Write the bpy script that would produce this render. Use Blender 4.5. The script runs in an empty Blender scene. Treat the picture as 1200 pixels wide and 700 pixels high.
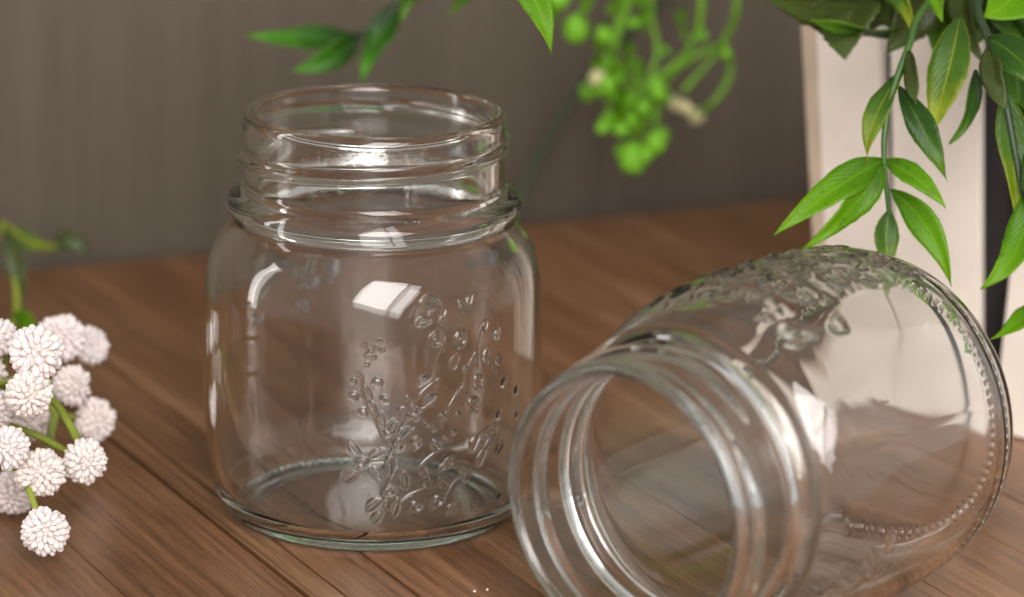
import bpy, bmesh, math, random
import numpy as np
from mathutils import Vector, Matrix

sc = bpy.context.scene
COL = sc.collection

# ------------------------------------------------------------------ camera
F = 4200.0                                   # focal length in pixels of the 1200 px wide photograph
PITCH, ROLL = math.radians(15.5), math.radians(1.2)
CAM = np.array([0.0362, -0.900, 0.3078])
fw = np.array([0, math.cos(PITCH), -math.sin(PITCH)])
up0 = np.array([0, math.sin(PITCH), math.cos(PITCH)])
rt0 = np.array([1.0, 0, 0])
rt = rt0 * math.cos(ROLL) + up0 * math.sin(ROLL)
up = up0 * math.cos(ROLL) - rt0 * math.sin(ROLL)
cd = bpy.data.cameras.new('camera')
cam = bpy.data.objects.new('camera', cd)
COL.objects.link(cam)
cam.matrix_world = Matrix(((rt[0], up[0], -fw[0], CAM[0]), (rt[1], up[1], -fw[1], CAM[1]),
                           (rt[2], up[2], -fw[2], CAM[2]), (0, 0, 0, 1)))
cd.sensor_width = 36.0
cd.lens = F / 1200 * 36.0
cd.clip_start, cd.clip_end = 0.02, 60.0
cd.dof.use_dof = True
cd.dof.focus_distance = 0.892
cd.dof.aperture_fstop = 8.6
cd.dof.aperture_blades = 9
sc.camera = cam

# ------------------------------------------------------------------ room light and lamps
w = bpy.data.worlds.new('World')
sc.world = w
w.use_nodes = True
w.node_tree.nodes['Background'].inputs[0].default_value = (0.86, 0.83, 0.80, 1)
w.node_tree.nodes['Background'].inputs[1].default_value = 0.50


def lamp(name, az, elev, dist, sx, sy, watts, color, target=(0, 0, 0.05), roll=0):
    ld = bpy.data.lights.new(name, 'AREA')
    ld.shape, ld.size, ld.size_y, ld.energy, ld.color = 'RECTANGLE', sx, sy, watts, color
    o = bpy.data.objects.new(name, ld)
    COL.objects.link(o)
    a, e = math.radians(az), math.radians(elev)
    t = Vector(target)
    o.location = t + dist * Vector((math.sin(a) * math.cos(e), -math.cos(a) * math.cos(e), math.sin(e)))
    o.rotation_euler = (t - o.location).to_track_quat('-Z', 'Y').to_matrix().__matmul__(Matrix.Rotation(math.radians(roll), 3, 'Z')).to_euler()
    return o


# a window behind the viewer: one wide pane, one narrow pane that is half shaded
WL = lamp('window_light', 11, 25, 1.5, 0.62, 1.02, 20.0, (1.0, 0.962, 0.928), roll=-26)
W2 = lamp('window_pane_light', 11, 25, 1.5, 0.22, 0.96, 4.2, (1.0, 0.95, 0.95), roll=-26)
bpy.context.view_layer.update()
_x = WL.rotation_euler.to_matrix() @ Vector((1, 0, 0))
W2.location = W2.location + _x * 0.37
WL.location = WL.location - _x * 0.10
lamp('side_light', -90, 20, 0.72, 0.46, 0.66, 7.5, (1.0, 0.95, 0.91), (-0.10, 0.12, 0.06))

sc.view_settings.view_transform = 'Standard'
sc.view_settings.look = 'None'
sc.view_settings.exposure = 0.36
sc.view_settings.gamma = 1.0
sc.view_settings.use_curve_mapping = False
cy = sc.cycles
cy.max_bounces, cy.transmission_bounces, cy.glossy_bounces, cy.diffuse_bounces = 24, 24, 10, 4
cy.caustics_reflective = cy.caustics_refractive = True
cy.sample_clamp_indirect = 5.0
cy.blur_glossy = 0.3
cy.use_denoising = True
try:
    cy.denoiser = 'OPENIMAGEDENOISE'
    cy.denoising_input_passes = 'RGB_ALBEDO_NORMAL'
except Exception:
    pass


# ------------------------------------------------------------------ helpers
def ray(px, py):
    return fw + rt * (px - 600) / F + up * (350 - py) / F


def at(px, py, y):
    """the point of the scene at depth y that lies along a sight line"""
    d = ray(px, py)
    return Vector(CAM + d * (y - CAM[1]) / d[1])


def ground(px, py, z=0.0):
    d = ray(px, py)
    return Vector(CAM + d * (z - CAM[2]) / d[2])


def new_mat(name):
    m = bpy.data.materials.new(name)
    m.use_nodes = True
    nt = m.node_tree
    return m, nt, nt.nodes['Principled BSDF']


def N(nt, kind, **kw):
    n = nt.nodes.new(kind)
    for k, v in kw.items():
        if k.startswith('i_'):
            key = k[2:]
            n.inputs[int(key) if key.isdigit() else key.replace('_', ' ')].default_value = v
        else:
            setattr(n, k, v)
    return n


def ramp(nt, fac, stops, interp='LINEAR'):
    r = nt.nodes.new('ShaderNodeValToRGB')
    r.color_ramp.interpolation = interp
    el = r.color_ramp.elements
    while len(el) < len(stops):
        el.new(0.5)
    for e, (p, c) in zip(el, stops):
        e.position = p
        e.color = (*c, 1) if len(c) == 3 else c
    nt.links.new(fac, r.inputs[0])
    return r.outputs[0]


def mesh_obj(name, verts, faces, mat, parent=None, smooth=True, uv=None):
    me = bpy.data.meshes.new(name)
    me.from_pydata([tuple(v) for v in verts], [], faces)
    me.update()
    if smooth:
        me.polygons.foreach_set('use_smooth', np.ones(len(me.polygons), bool))
    if uv is not None:
        lay = me.uv_layers.new(name='UVMap')
        li = np.empty(len(me.loops), int)
        me.loops.foreach_get('vertex_index', li)
        lay.data.foreach_set('uv', np.asarray(uv, float)[li].ravel())
    if mat:
        me.materials.append(mat)
    o = bpy.data.objects.new(name, me)
    COL.objects.link(o)
    if parent:
        o.parent = parent
        o.matrix_parent_inverse = Matrix.Translation(parent.location).inverted()
    return o


def thing(name, label, cat, loc=(0, 0, 0), group=None):
    o = bpy.data.objects.new(name, None)
    o.empty_display_size = 0.02
    COL.objects.link(o)
    o.location = loc
    return tag(o, label, cat, group)


def tag(o, label, cat, group=None):
    o['label'], o['category'] = label, cat
    if group:
        o['group'] = group
    return o


def box_geo(corners_xy, z0, z1):
    v = [(*c, z0) for c in corners_xy] + [(*c, z1) for c in corners_xy]
    n = len(corners_xy)
    f = [tuple(range(n))[::-1], tuple(range(n, 2 * n))] + [(i, (i + 1) % n, n + (i + 1) % n, n + i) for i in range(n)]
    return v, f


def bevel(o, width, seg=2):
    b = o.modifiers.new('bevel', 'BEVEL')
    b.width, b.segments, b.limit_method, b.angle_limit = width, seg, 'ANGLE', math.radians(40)


# ------------------------------------------------------------------ materials
def wood_material():
    m, nt, b = new_mat('table_wood')
    L = nt.links
    tc = N(nt, 'ShaderNodeTexCoord')
    inf = N(nt, 'ShaderNodeObjectInfo')
    off = N(nt, 'ShaderNodeVectorMath', operation='SCALE')
    comb = N(nt, 'ShaderNodeCombineXYZ', i_0=3.1, i_1=7.3, i_2=5.7)
    L.new(comb.outputs[0], off.inputs[0])
    L.new(inf.outputs['Random'], off.inputs['Scale'])
    add = N(nt, 'ShaderNodeVectorMath', operation='ADD')
    L.new(tc.outputs['Object'], add.inputs[0])
    L.new(off.outputs[0], add.inputs[1])

    def noise(scale, sx, sy, detail, rough=0.6, dist=0.0):
        mp = N(nt, 'ShaderNodeMapping')
        mp.inputs['Scale'].default_value = (sx, sy, 1)
        n = N(nt, 'ShaderNodeTexNoise', i_Scale=scale, i_Detail=detail, i_Roughness=rough, i_Distortion=dist)
        L.new(add.outputs[0], mp.inputs[0])
        L.new(mp.outputs[0], n.inputs['Vector'])
        return n.outputs['Fac']
    broad = noise(1.0, 5.5, 55, 5, 0.55, 0.5)      # x runs along the plank
    fine = noise(1.0, 14, 560, 5, 0.7, 0.3)
    pore = noise(1.0, 60, 1300, 2, 0.6)
    tint = noise(1.0, 4, 12, 2)
    c1 = ramp(nt, broad, [(0.26, (0.100, 0.041, 0.017)), (0.42, (0.205, 0.095, 0.043)), (0.60, (0.270, 0.134, 0.065)), (0.78, (0.44, 0.26, 0.15))])
    c2 = ramp(nt, fine, [(0.34, (0.55, 0.51, 0.48)), (0.48, (0.93, 0.92, 0.91)), (0.66, (1.28, 1.30, 1.32))])
    c3 = ramp(nt, pore, [(0.34, (0.66, 0.63, 0.60)), (0.47, (1, 1, 1))])
    c4 = ramp(nt, tint, [(0.3, (1.04, 0.98, 0.94)), (0.7, (0.93, 1.02, 1.06))])

    def mul(a, bb, fac=1.0):
        mx = N(nt, 'ShaderNodeMix', data_type='RGBA', blend_type='MULTIPLY')
        mx.inputs[0].default_value = fac
        L.new(a, mx.inputs[6])
        L.new(bb, mx.inputs[7])
        return mx.outputs[2]
    col = mul(mul(mul(c1, c2, 0.95), c3, 0.6), c4, 0.8)
    hsv = N(nt, 'ShaderNodeHueSaturation')
    hsv.inputs['Saturation'].default_value = 1.0
    mr = N(nt, 'ShaderNodeMapRange', i_3=0.86, i_4=1.12)
    L.new(inf.outputs['Random'], mr.inputs[0])
    L.new(mr.outputs[0], hsv.inputs['Value'])
    L.new(col, hsv.inputs['Color'])
    L.new(hsv.outputs[0], b.inputs['Base Color'])
    b.inputs['Specular IOR Level'].default_value = 0.34
    rr = N(nt, 'ShaderNodeMapRange', i_3=0.24, i_4=0.36)
    L.new(fine, rr.inputs[0])
    L.new(rr.outputs[0], b.inputs['Roughness'])
    bp = N(nt, 'ShaderNodeBump', i_Strength=0.25, i_Distance=0.0003)
    L.new(fine, bp.inputs['Height'])
    L.new(bp.outputs[0], b.inputs['Normal'])
    return m


def wall_material():
    m, nt, b = new_mat('wall_grey_brown')
    L = nt.links
    tc = N(nt, 'ShaderNodeTexCoord')

    def noise(sx, sz, scale, detail):
        mp = N(nt, 'ShaderNodeMapping')
        mp.inputs['Scale'].default_value = (sx, 1, sz)
        n = N(nt, 'ShaderNodeTexNoise', i_Scale=scale, i_Detail=detail, i_Roughness=0.5)
        L.new(tc.outputs['Object'], mp.inputs[0])
        L.new(mp.outputs[0], n.inputs['Vector'])
        return n.outputs['Fac']
    a = noise(26, 1.5, 1.0, 2)
    c = ramp(nt, a, [(0.22, (0.126, 0.104, 0.077)), (0.5, (0.134, 0.110, 0.082)), (0.78, (0.144, 0.119, 0.089))])
    g = noise(160, 5, 1.0, 4)
    c2 = ramp(nt, g, [(0.3, (0.86, 0.85, 0.84)), (0.65, (1.04, 1.04, 1.03))])
    mx = N(nt, 'ShaderNodeMix', data_type='RGBA', blend_type='MULTIPLY')
    mx.inputs[0].default_value = 0.8
    L.new(c, mx.inputs[6])
    L.new(c2, mx.inputs[7])
    L.new(mx.outputs[2], b.inputs['Base Color'])
    b.inputs['Roughness'].default_value = 0.8
    return m


def simple(name, col, rough=0.5, noise_amt=0.12, scale=120, spec=0.5, bump=0.0):
    m, nt, b = new_mat(name)
    tc = N(nt, 'ShaderNodeTexCoord')
    n = N(nt, 'ShaderNodeTexNoise', i_Scale=scale, i_Detail=4)
    nt.links.new(tc.outputs['Object'], n.inputs['Vector'])
    lo = tuple(c * (1 - noise_amt) for c in col)
    hi = tuple(min(1, c * (1 + noise_amt)) for c in col)
    nt.links.new(ramp(nt, n.outputs['Fac'], [(0.3, lo), (0.7, hi)]), b.inputs['Base Color'])
    b.inputs['Roughness'].default_value = rough
    b.inputs['Specular IOR Level'].default_value = spec
    if bump:
        bp = N(nt, 'ShaderNodeBump', i_Strength=0.4, i_Distance=bump)
        nt.links.new(n.outputs['Fac'], bp.inputs['Height'])
        nt.links.new(bp.outputs[0], b.inputs['Normal'])
    return m


def glass_material():
    m, nt, b = new_mat('clear_jar_glass')
    b.inputs['Base Color'].default_value = (1, 1, 1, 1)
    b.inputs['Transmission Weight'].default_value = 1.0
    b.inputs['Roughness'].default_value = 0.0
    b.inputs['IOR'].default_value = 1.5
    # faint smears left by hands
    tc0 = N(nt, 'ShaderNodeTexCoord')
    ns = N(nt, 'ShaderNodeTexNoise', i_Scale=26, i_Detail=5, i_Distortion=1.2)
    nt.links.new(tc0.outputs['Object'], ns.inputs['Vector'])
    nt.links.new(ramp(nt, ns.outputs['Fac'], [(0.42, (0, 0, 0)), (0.75, (0.09, 0.09, 0.09))]), b.inputs['Roughness'])
    # faint pitted skin of the moulded neck
    tc = N(nt, 'ShaderNodeTexCoord')
    sep = N(nt, 'ShaderNodeSeparateXYZ')
    nt.links.new(tc.outputs['Object'], sep.inputs[0])
    mask = ramp(nt, N(nt, 'ShaderNodeMath', operation='MULTIPLY', i_1=9.0).outputs[0], [(0.0, (0.02, 0.02, 0.02)), (0.76, (0.03, 0.03, 0.03)), (0.80, (1, 1, 1)), (0.93, (1, 1, 1)), (0.95, (0, 0, 0))])
    nt.links.new(sep.outputs['Z'], mask.node.inputs[0].links[0].from_node.inputs[0])
    n = N(nt, 'ShaderNodeTexNoise', i_Scale=900, i_Detail=2)
    nt.links.new(tc.outputs['Object'], n.inputs['Vector'])
    ml = N(nt, 'ShaderNodeMath', operation='MULTIPLY')
    nt.links.new(n.outputs['Fac'], ml.inputs[0])
    nt.links.new(mask, ml.inputs[1])
    bp = N(nt, 'ShaderNodeBump', i_Strength=0.16, i_Distance=0.0001)
    nt.links.new(ml.outputs[0], bp.inputs['Height'])
    nt.links.new(bp.outputs[0], b.inputs['Normal'])
    va = N(nt, 'ShaderNodeVolumeAbsorption')
    va.inputs['Color'].default_value = (0.62, 0.92, 0.80, 1)
    va.inputs['Density'].default_value = 6.0
    nt.links.new(va.outputs[0], nt.nodes['Material Output'].inputs['Volume'])
    return m


def leaf_material(name, base, mid, tip, rough=0.38, trans=0.3):
    """plastic leaf: colour runs from stalk to tip (uv.y), with veins and mottling"""
    m, nt, b = new_mat(name)
    L = nt.links
    uv = N(nt, 'ShaderNodeUVMap')
    sep = N(nt, 'ShaderNodeSeparateXYZ')
    L.new(uv.outputs[0], sep.inputs[0])
    tc = N(nt, 'ShaderNodeTexCoord')
    n = N(nt, 'ShaderNodeTexNoise', i_Scale=130, i_Detail=4)
    L.new(tc.outputs['Object'], n.inputs['Vector'])
    ma = N(nt, 'ShaderNodeMath', operation='MULTIPLY_ADD')
    ma.inputs[1].default_value, ma.inputs[2].default_value = 0.5, -0.25
    L.new(n.outputs['Fac'], ma.inputs[0])
    ad = N(nt, 'ShaderNodeMath', operation='ADD')
    L.new(ma.outputs[0], ad.inputs[0])
    L.new(sep.outputs['Y'], ad.inputs[1])
    c = ramp(nt, ad.outputs[0], [(0.05, base), (0.5, mid), (0.95, tip)])
    # lateral veins
    wv = N(nt, 'ShaderNodeMath', operation='MULTIPLY_ADD')
    ab = N(nt, 'ShaderNodeMath', operation='ABSOLUTE')
    sb = N(nt, 'ShaderNodeMath', operation='SUBTRACT')
    sb.inputs[1].default_value = 0.5
    L.new(sep.outputs['X'], sb.inputs[0])
    L.new(sb.outputs[0], ab.inputs[0])
    wv.inputs[1].default_value = -0.55
    L.new(ab.outputs[0], wv.inputs[0])
    L.new(sep.outputs['Y'], wv.inputs[2])
    ml = N(nt, 'ShaderNodeMath', operation='MULTIPLY')
    ml.inputs[1].default_value = 85
    L.new(wv.outputs[0], ml.inputs[0])
    sn = N(nt, 'ShaderNodeMath', operation='SINE')
    L.new(ml.outputs[0], sn.inputs[0])
    v = ramp(nt, sn.outputs[0], [(0.0, (0.94, 0.95, 0.92)), (0.9, (1.04, 1.03, 1.0))])
    mx = N(nt, 'ShaderNodeMix', data_type='RGBA', blend_type='MULTIPLY')
    mx.inputs[0].default_value = 0.8
    L.new(c, mx.inputs[6])
    L.new(v, mx.inputs[7])
    # paler cut edge and midrib, brownish flecks
    em = ramp(nt, ab.outputs[0], [(0.0, (1, 1, 1)), (0.035, (0, 0, 0)), (0.462, (0, 0, 0)), (0.492, (1, 1, 1))])
    m2 = N(nt, 'ShaderNodeMix', data_type='RGBA', blend_type='MIX')
    fe = N(nt, 'ShaderNodeMath', operation='MULTIPLY')
    fe.inputs[1].default_value = 0.45
    L.new(em, fe.inputs[0])
    L.new(fe.outputs[0], m2.inputs[0])
    L.new(mx.outputs[2], m2.inputs[6])
    m2.inputs[7].default_value = (tip[0] * 1.5 + .02, tip[1] * 1.25 + .02, tip[2] + .01, 1)
    sp_ = N(nt, 'ShaderNodeTexNoise', i_Scale=420, i_Detail=3)
    L.new(tc.outputs['Object'], sp_.inputs['Vector'])
    fl = ramp(nt, sp_.outputs['Fac'], [(0.3, (0.72, 0.66, 0.5)), (0.42, (1, 1, 1))])
    m3 = N(nt, 'ShaderNodeMix', data_type='RGBA', blend_type='MULTIPLY')
    m3.inputs[0].default_value = 0.7
    L.new(m2.outputs[2], m3.inputs[6])
    L.new(fl, m3.inputs[7])
    mx = m3
    L.new(mx.outputs[2], b.inputs['Base Color'])
    b.inputs['Roughness'].default_value = rough
    b.inputs['Specular IOR Level'].default_value = 0.22
    bp = N(nt, 'ShaderNodeBump', i_Strength=0.12, i_Distance=0.0002)
    L.new(sn.outputs[0], bp.inputs['Height'])
    L.new(bp.outputs[0], b.inputs['Normal'])
    tr = N(nt, 'ShaderNodeBsdfTranslucent')
    L.new(mx.outputs[2], tr.inputs['Color'])
    ms = N(nt, 'ShaderNodeMixShader')
    ms.inputs[0].default_value = trans
    L.new(b.outputs[0], ms.inputs[1])
    L.new(tr.outputs[0], ms.inputs[2])
    L.new(ms.outputs[0], nt.nodes['Material Output'].inputs['Surface'])
    return m


WOOD, WALL, GLASS = wood_material(), wall_material(), glass_material()
WHITE = simple('white_painted_wood', (0.76, 0.68, 0.60), 0.55, 0.07, 45, bump=0.0004)
TAN = simple('shaded_slat_edge', (0.48, 0.38, 0.28), 0.6, 0.12, 90)  # tan stands in for the shade on the white slat's left side
DARK = simple('dark_liner', (0.030, 0.025, 0.024), 0.7, 0.3, 40)
UNDER = simple('dark_underlay', (0.022, 0.012, 0.008), 0.8, 0.2, 90)
SOIL = simple('soil', (0.03, 0.02, 0.013), 0.95, 0.5, 300, bump=0.002)
PETAL = simple('white_petals', (0.80, 0.69, 0.675), 0.7, 0.03, 200, spec=0.12)
_nt = PETAL.node_tree
_pb = _nt.nodes['Principled BSDF']
_oi = _nt.nodes.new('ShaderNodeObjectInfo')
_hs = _nt.nodes.new('ShaderNodeMix')
_hs.data_type, _hs.blend_type = 'RGBA', 'MIX'
_lk = _pb.inputs['Base Color'].links[0].from_socket
_nt.links.new(_oi.outputs['Random'], _hs.inputs[0])
_nt.links.new(_lk, _hs.inputs[6])
_hs.inputs[7].default_value = (0.78, 0.655, 0.60, 1)
_nt.links.new(_hs.outputs[2], _pb.inputs['Base Color'])
_pb.inputs['Subsurface Weight'].default_value = 0.6
_pb.inputs['Subsurface Radius'].default_value = (1.0, 0.85, 0.8)
_pb.inputs['Subsurface Scale'].default_value = 0.002
BRIGHT = leaf_material('bright_green_leaf', (0.048, 0.140, 0.003), (0.105, 0.275, 0.003), (0.155, 0.345, 0.004))
DARKL = leaf_material('dark_green_leaf', (0.016, 0.048, 0.006), (0.028, 0.085, 0.008), (0.085, 0.19, 0.010), 0.35, 0.22)
SPRIG = leaf_material('sprig_leaf', (0.010, 0.030, 0.006), (0.035, 0.14, 0.006), (0.085, 0.31, 0.008))
YTIP = leaf_material('yellow_tipped_leaf', (0.026, 0.075, 0.010), (0.065, 0.15, 0.012), (0.33, 0.40, 0.02), 0.38, 0.3)
OLIVE = leaf_material('olive_leaf', (0.036, 0.05, 0.012), (0.05, 0.068, 0.016), (0.055, 0.085, 0.018), 0.3, 0.12)
STEM = simple('green_stem', (0.045, 0.11, 0.018), 0.45, 0.2, 150)
DSTEM = simple('dark_stem', (0.022, 0.045, 0.016), 0.45, 0.2, 150)
YSTEM = simple('yellow_green_stem', (0.22, 0.27, 0.03), 0.5, 0.15, 150)
BSTEM = simple('bright_green_stem', (0.13, 0.31, 0.012), 0.55, 0.15, 150)
BERRY = simple('green_berry', (0.15, 0.40, 0.010), 0.6, 0.15, 150)
CREAM = simple('cream_bud', (0.55, 0.52, 0.27), 0.5, 0.12, 150)

# ------------------------------------------------------------------ the setting: wall and planked table
PD = np.array([-math.sin(math.radians(27.0)), math.cos(math.radians(27.0))])     # along the planks, away from us
PP = np.array([PD[1], -PD[0]])                                                  # across the planks, to the right
g0, g1 = ground(27, 316), ground(930, 233)
WE = np.array([g1.x - g0.x, g1.y - g0.y])
WE /= np.linalg.norm(WE)
W0 = np.array([g0.x, g0.y])
WN = np.array([-WE[1], WE[0]])                                                  # into the wall


def along(s, line_pt, line_n):
    """distance t along the plank line  s*PP + t*PD  where it meets a line"""
    return ((line_pt - s * PP) @ line_n) / (PD @ line_n)


table = thing('table', 'brown wood-grain table top of long planks under both jars', 'table', (0, 0, -0.001))
seams = [-0.62, -0.56, -0.49, -0.43, -0.36, -0.30, -0.245, -0.205, -0.158, -0.118, -0.083, -0.0424, -0.0335, -0.0170, 0.012, 0.046,
         0.071, 0.104, 0.139, 0.162, 0.20, 0.24, 0.285, 0.34, 0.40, 0.47, 0.53, 0.60]
gapw = {-0.0424: 0.00075, -0.0170: 0.0006, -0.0335: 0.0004, 0.071: 0.0004, -0.118: .0005}
FRONT_T = -0.34
for s0, s1 in zip(seams[:-1], seams[1:]):
    ga, gb = gapw.get(s0, 0.0001), gapw.get(s1, 0.0001)
    a, bq = s0 + ga, s1 - gb
    mid = 0.5 * (a + bq)
    pts = [(FRONT_T, a), (FRONT_T, bq), (along(bq, W0 - WN * 0.0012, WN), bq), (along(a, W0 - WN * 0.0012, WN), a)]
    v, f = box_geo([(t, -(s - mid)) for t, s in pts], -0.012, 0.0)
    # local x = along the plank, local y = across (to the left)
    f = [ff[::-1] for ff in f]
    o = mesh_obj('plank', v, f, WOOD, None, smooth=False)
    o.matrix_world = Matrix(((PD[0], -PP[0], 0, mid * PP[0]), (PD[1], -PP[1], 0, mid * PP[1]), (0, 0, 1, 0), (0, 0, 0, 1)))
    o.parent = table
    o.matrix_parent_inverse = Matrix.Translation(table.location).inverted()
    bevel(o, 0.0003, 2)
pts = [(FRONT_T + .004, seams[0] + .002), (FRONT_T + .004, seams[-1] - .002), (along(seams[-1], W0 - WN * .002, WN), seams[-1] - .002), (along(seams[0], W0 - WN * .002, WN), seams[0] + .002)]
v, f = box_geo([tuple(s * PP + t * PD) for t, s in pts], -0.035, -0.0121)
mesh_obj('underlay', v, f, UNDER, table, smooth=False)

# wall standing just behind the table, slightly uneven vertical boards fused by old paint
n = 380
xs = np.linspace(-0.78, 1.5, n)
prof = 0.0009 * np.sin(xs * 31) + 0.0003 * np.sin(xs * 77 + 1)
vv, ff = [], []
for z in (-0.30, 1.1):
    for x, d in zip(xs, prof):
        vv.append((x, d, z))
for z in (-0.30, 1.1):
    vv += [(xs[0], 0.03, z), (xs[-1], 0.03, z)]
for i in range(n - 1):
    ff.append((i, i + 1, n + i + 1, n + i))
b0 = 2 * n
ff += [(b0 + 1, b0, b0 + 2, b0 + 3), (b0, 0, n, b0 + 2), (n - 1, b0 + 1, b0 + 3, 2 * n - 1),
       tuple([b0, b0 + 1] + list(range(n - 1, -1, -1))), tuple([b0 + 3, b0 + 2] + list(range(n, 2 * n)))]
wall = mesh_obj('wall', vv, ff, WALL)
wc = W0 + WE * 0.145 + WN * 0.0032
wall.matrix_world = Matrix(((WE[0], WN[0], 0, wc[0]), (WE[1], WN[1], 0, wc[1]), (0, 0, 1, 0), (0, 0, 0, 1)))
wall['kind'] = 'structure'
wall['label'] = 'blurred grey brown wall behind the table'

# ------------------------------------------------------------------ the glass jars
EMB = [('R', 23.2, 57.9, 4.3, 80), ('L', 19.4, 62.5, 5.0, 15), ('L', 26.0, 62.0, 4.3, 100), ('L', 22.1, 67.2, 6.3, -20), ('R', 32.2, 57.3, 4.8, 80), ('L', 30.3, 51.6, 5.2, 65), ('D', 34.2, 49.4, 1.7, 0), ('R', 39.4, 45.4, 4.3, 110), ('L', 19.4, 47.3, 5.0, 30), ('L', 21.8, 42.5, 4.6, 35), ('R', 37.5, 39.5, 4.8, 120), ('L', 32.0, 43.1, 3.3, 110), ('L', 43.0, 52.0, 5.2, 80), ('L', 48.6, 50.1, 3.9, 60), ('L', 42.4, 59.9, 3.9, 70), ('L', 47.8, 56.9, 4.3, 80), ('L', 34.0, 65.6, 4.8, 130), ('L', 36.7, 67.0, 3.9, 60), ('D', -0.4, 57.2, 1.3, 0), ('D', 1.6, 55.5, 1.5, 0), ('L', 3.5, 56.4, 2.2, 40), ('D', 4.6, 58.1, 1.3, 0), ('L', 0.5, 54.6, 2.0, 20), ('D', 2.7, 54.2, 1.3, 0), ('D', 5.5, 56.0, 1.3, 0), ('D', 0.5, 52.2, 1.3, 0), ('D', -3.8, 47.7, 1.7, 0), ('D', 3.9, 47.4, 2.8, 0), ('D', -3.8, 43.9, 2.6, 0), ('D', -0.7, 39.7, 2.6, 0), ('L', 0.6, 44.9, 4.8, 115), ('L', 2.6, 40.9, 3.9, 105), ('D', 6.5, 43.1, 2.6, 0), ('D', -2.2, 49.7, 1.3, 0), ('L', 5.7, 38.0, 4.8, 100), ('L', 8.2, 36.6, 4.3, 60), ('L', 11.8, 39.7, 3.5, 70), ('L', 14.3, 42.9, 3.0, 130), ('D', 17.5, 39.9, 1.5, 0), ('D', 15.8, 41.1, 1.5, 0), ('D', 14.7, 38.4, 1.5, 0), ('D', 17.0, 37.9, 1.7, 0), ('D', 26.2, 37.6, 2.0, 0), ('D', 31.5, 37.5, 1.7, 0), ('D', 58.4, 40.0, 2.0, 0), ('D', 59.0, 33.2, 1.7, 0), ('D', 49.3, 35.0, 2.6, 0), ('D', 51.3, 43.3, 2.6, 0), ('D', 7.4, 34.1, 2.0, 0), ('L', 12.8, 34.4, 5.2, 40), ('L', 9.6, 35.7, 4.3, 60), ('L', -3.7, 30.2, 5.2, 125), ('R', -0.8, 26.6, 3.5, 0), ('L', -4.5, 22.6, 6.5, 35), ('L', 3.7, 23.5, 4.8, -50), ('L', 4.2, 28.7, 4.3, 20), ('L', 6.4, 29.6, 3.0, 150), ('L', 8.4, 25.3, 6.1, 85), ('L', 13.4, 21.4, 5.7, 95), ('R', 8.3, 18.7, 3.9, 0), ('L', 3.5, 15.0, 6.1, 40), ('L', 10.5, 14.2, 6.5, 75), ('L', 4.5, 11.4, 4.8, 50), ('R', 17.6, 14.1, 3.9, 0), ('L', 15.6, 13.1, 3.0, 40), ('R', 25.5, 15.1, 4.1, 30), ('L', 24.1, 13.4, 3.0, 30), ('L', 30.7, 12.2, 4.3, 60), ('L', 33.4, 12.8, 3.9, 110), ('R', 16.9, 31.3, 3.7, 60), ('R', 24.0, 30.3, 3.7, 110), ('R', 11.0, 31.1, 4.1, 80), ('L', 20.0, 23.8, 4.3, 120), ('L', 21.1, 20.9, 3.9, 100), ('L', 27.0, 19.9, 4.3, 130), ('R', 28.8, 25.3, 3.5, 45), ('L', 26.7, 24.1, 3.5, 30), ('D', 27.3, 31.6, 1.5, 0), ('D', 30.1, 32.9, 1.5, 0), ('D', 40.5, 11.8, 1.7, 0), ('D', 52.6, 12.3, 1.7, 0), ('L', 35.9, 20.5, 3.9, 60), ('L', 33.6, 23.1, 3.0, 120), ('D', 20.5, 35.8, 1.3, 0), ('D', 22.9, 34.5, 1.3, 0), ('M', 44.5, 28.5, 10.5, 60), ('L', 39, 29.5, 6, 60), ('L', 42, 25, 6, 60), ('L', 50, 26, 5, 50)]
EMB += [('S', 2, 25, 9, 15), ('S', 9, 20, 12, 75), ('S', 12, 31, 12, 50), ('S', 6, 36.5, 12, 110), ('S', 17, 38, 12, 35), ('S', 1.5, 44, 12, 108), ('S', 21, 45, 9, 40), ('S', 25, 52, 14, 75), ('S', 27, 60, 11, 85),
        ('S', 18, 17, 12, 20), ('S', 30, 40, 13, 60), ('S', 36, 48, 13, 70), ('S', 24, 27, 12, 30), ('S', 31, 18, 10, 50), ('S', 40, 55, 12, 80)]
rnd = random.Random(5)
for k in range(26):                                    # a looser sprig on the far side
    EMB.append((rnd.choice('LLLRD'), rnd.uniform(196, 232), rnd.uniform(44, 70), rnd.uniform(3, 5.5), rnd.uniform(20, 160)))
EMB2 = [('L', 108, 70, 8, 60), ('L', 113, 69, 8, 120), ('L', 118, 70, 8, 60), ('L', 124, 66, 7, 30), ('L', 127, 60, 8, 20), ('R', 118, 61, 5, 20)]
for k in range(105):                                   # dense raised panel on the lying jar's upper side
    a0, h0 = rnd.uniform(198, 260), rnd.uniform(12, 71)
    if a0 > 208 or h0 > 50:
        EMB2.append((rnd.choice('LLLRLD'), a0, h0, rnd.uniform(3.5, 6.5), rnd.uniform(20, 160)))
EMB2.append(('M', 244, 54, 13, 80))

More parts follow.
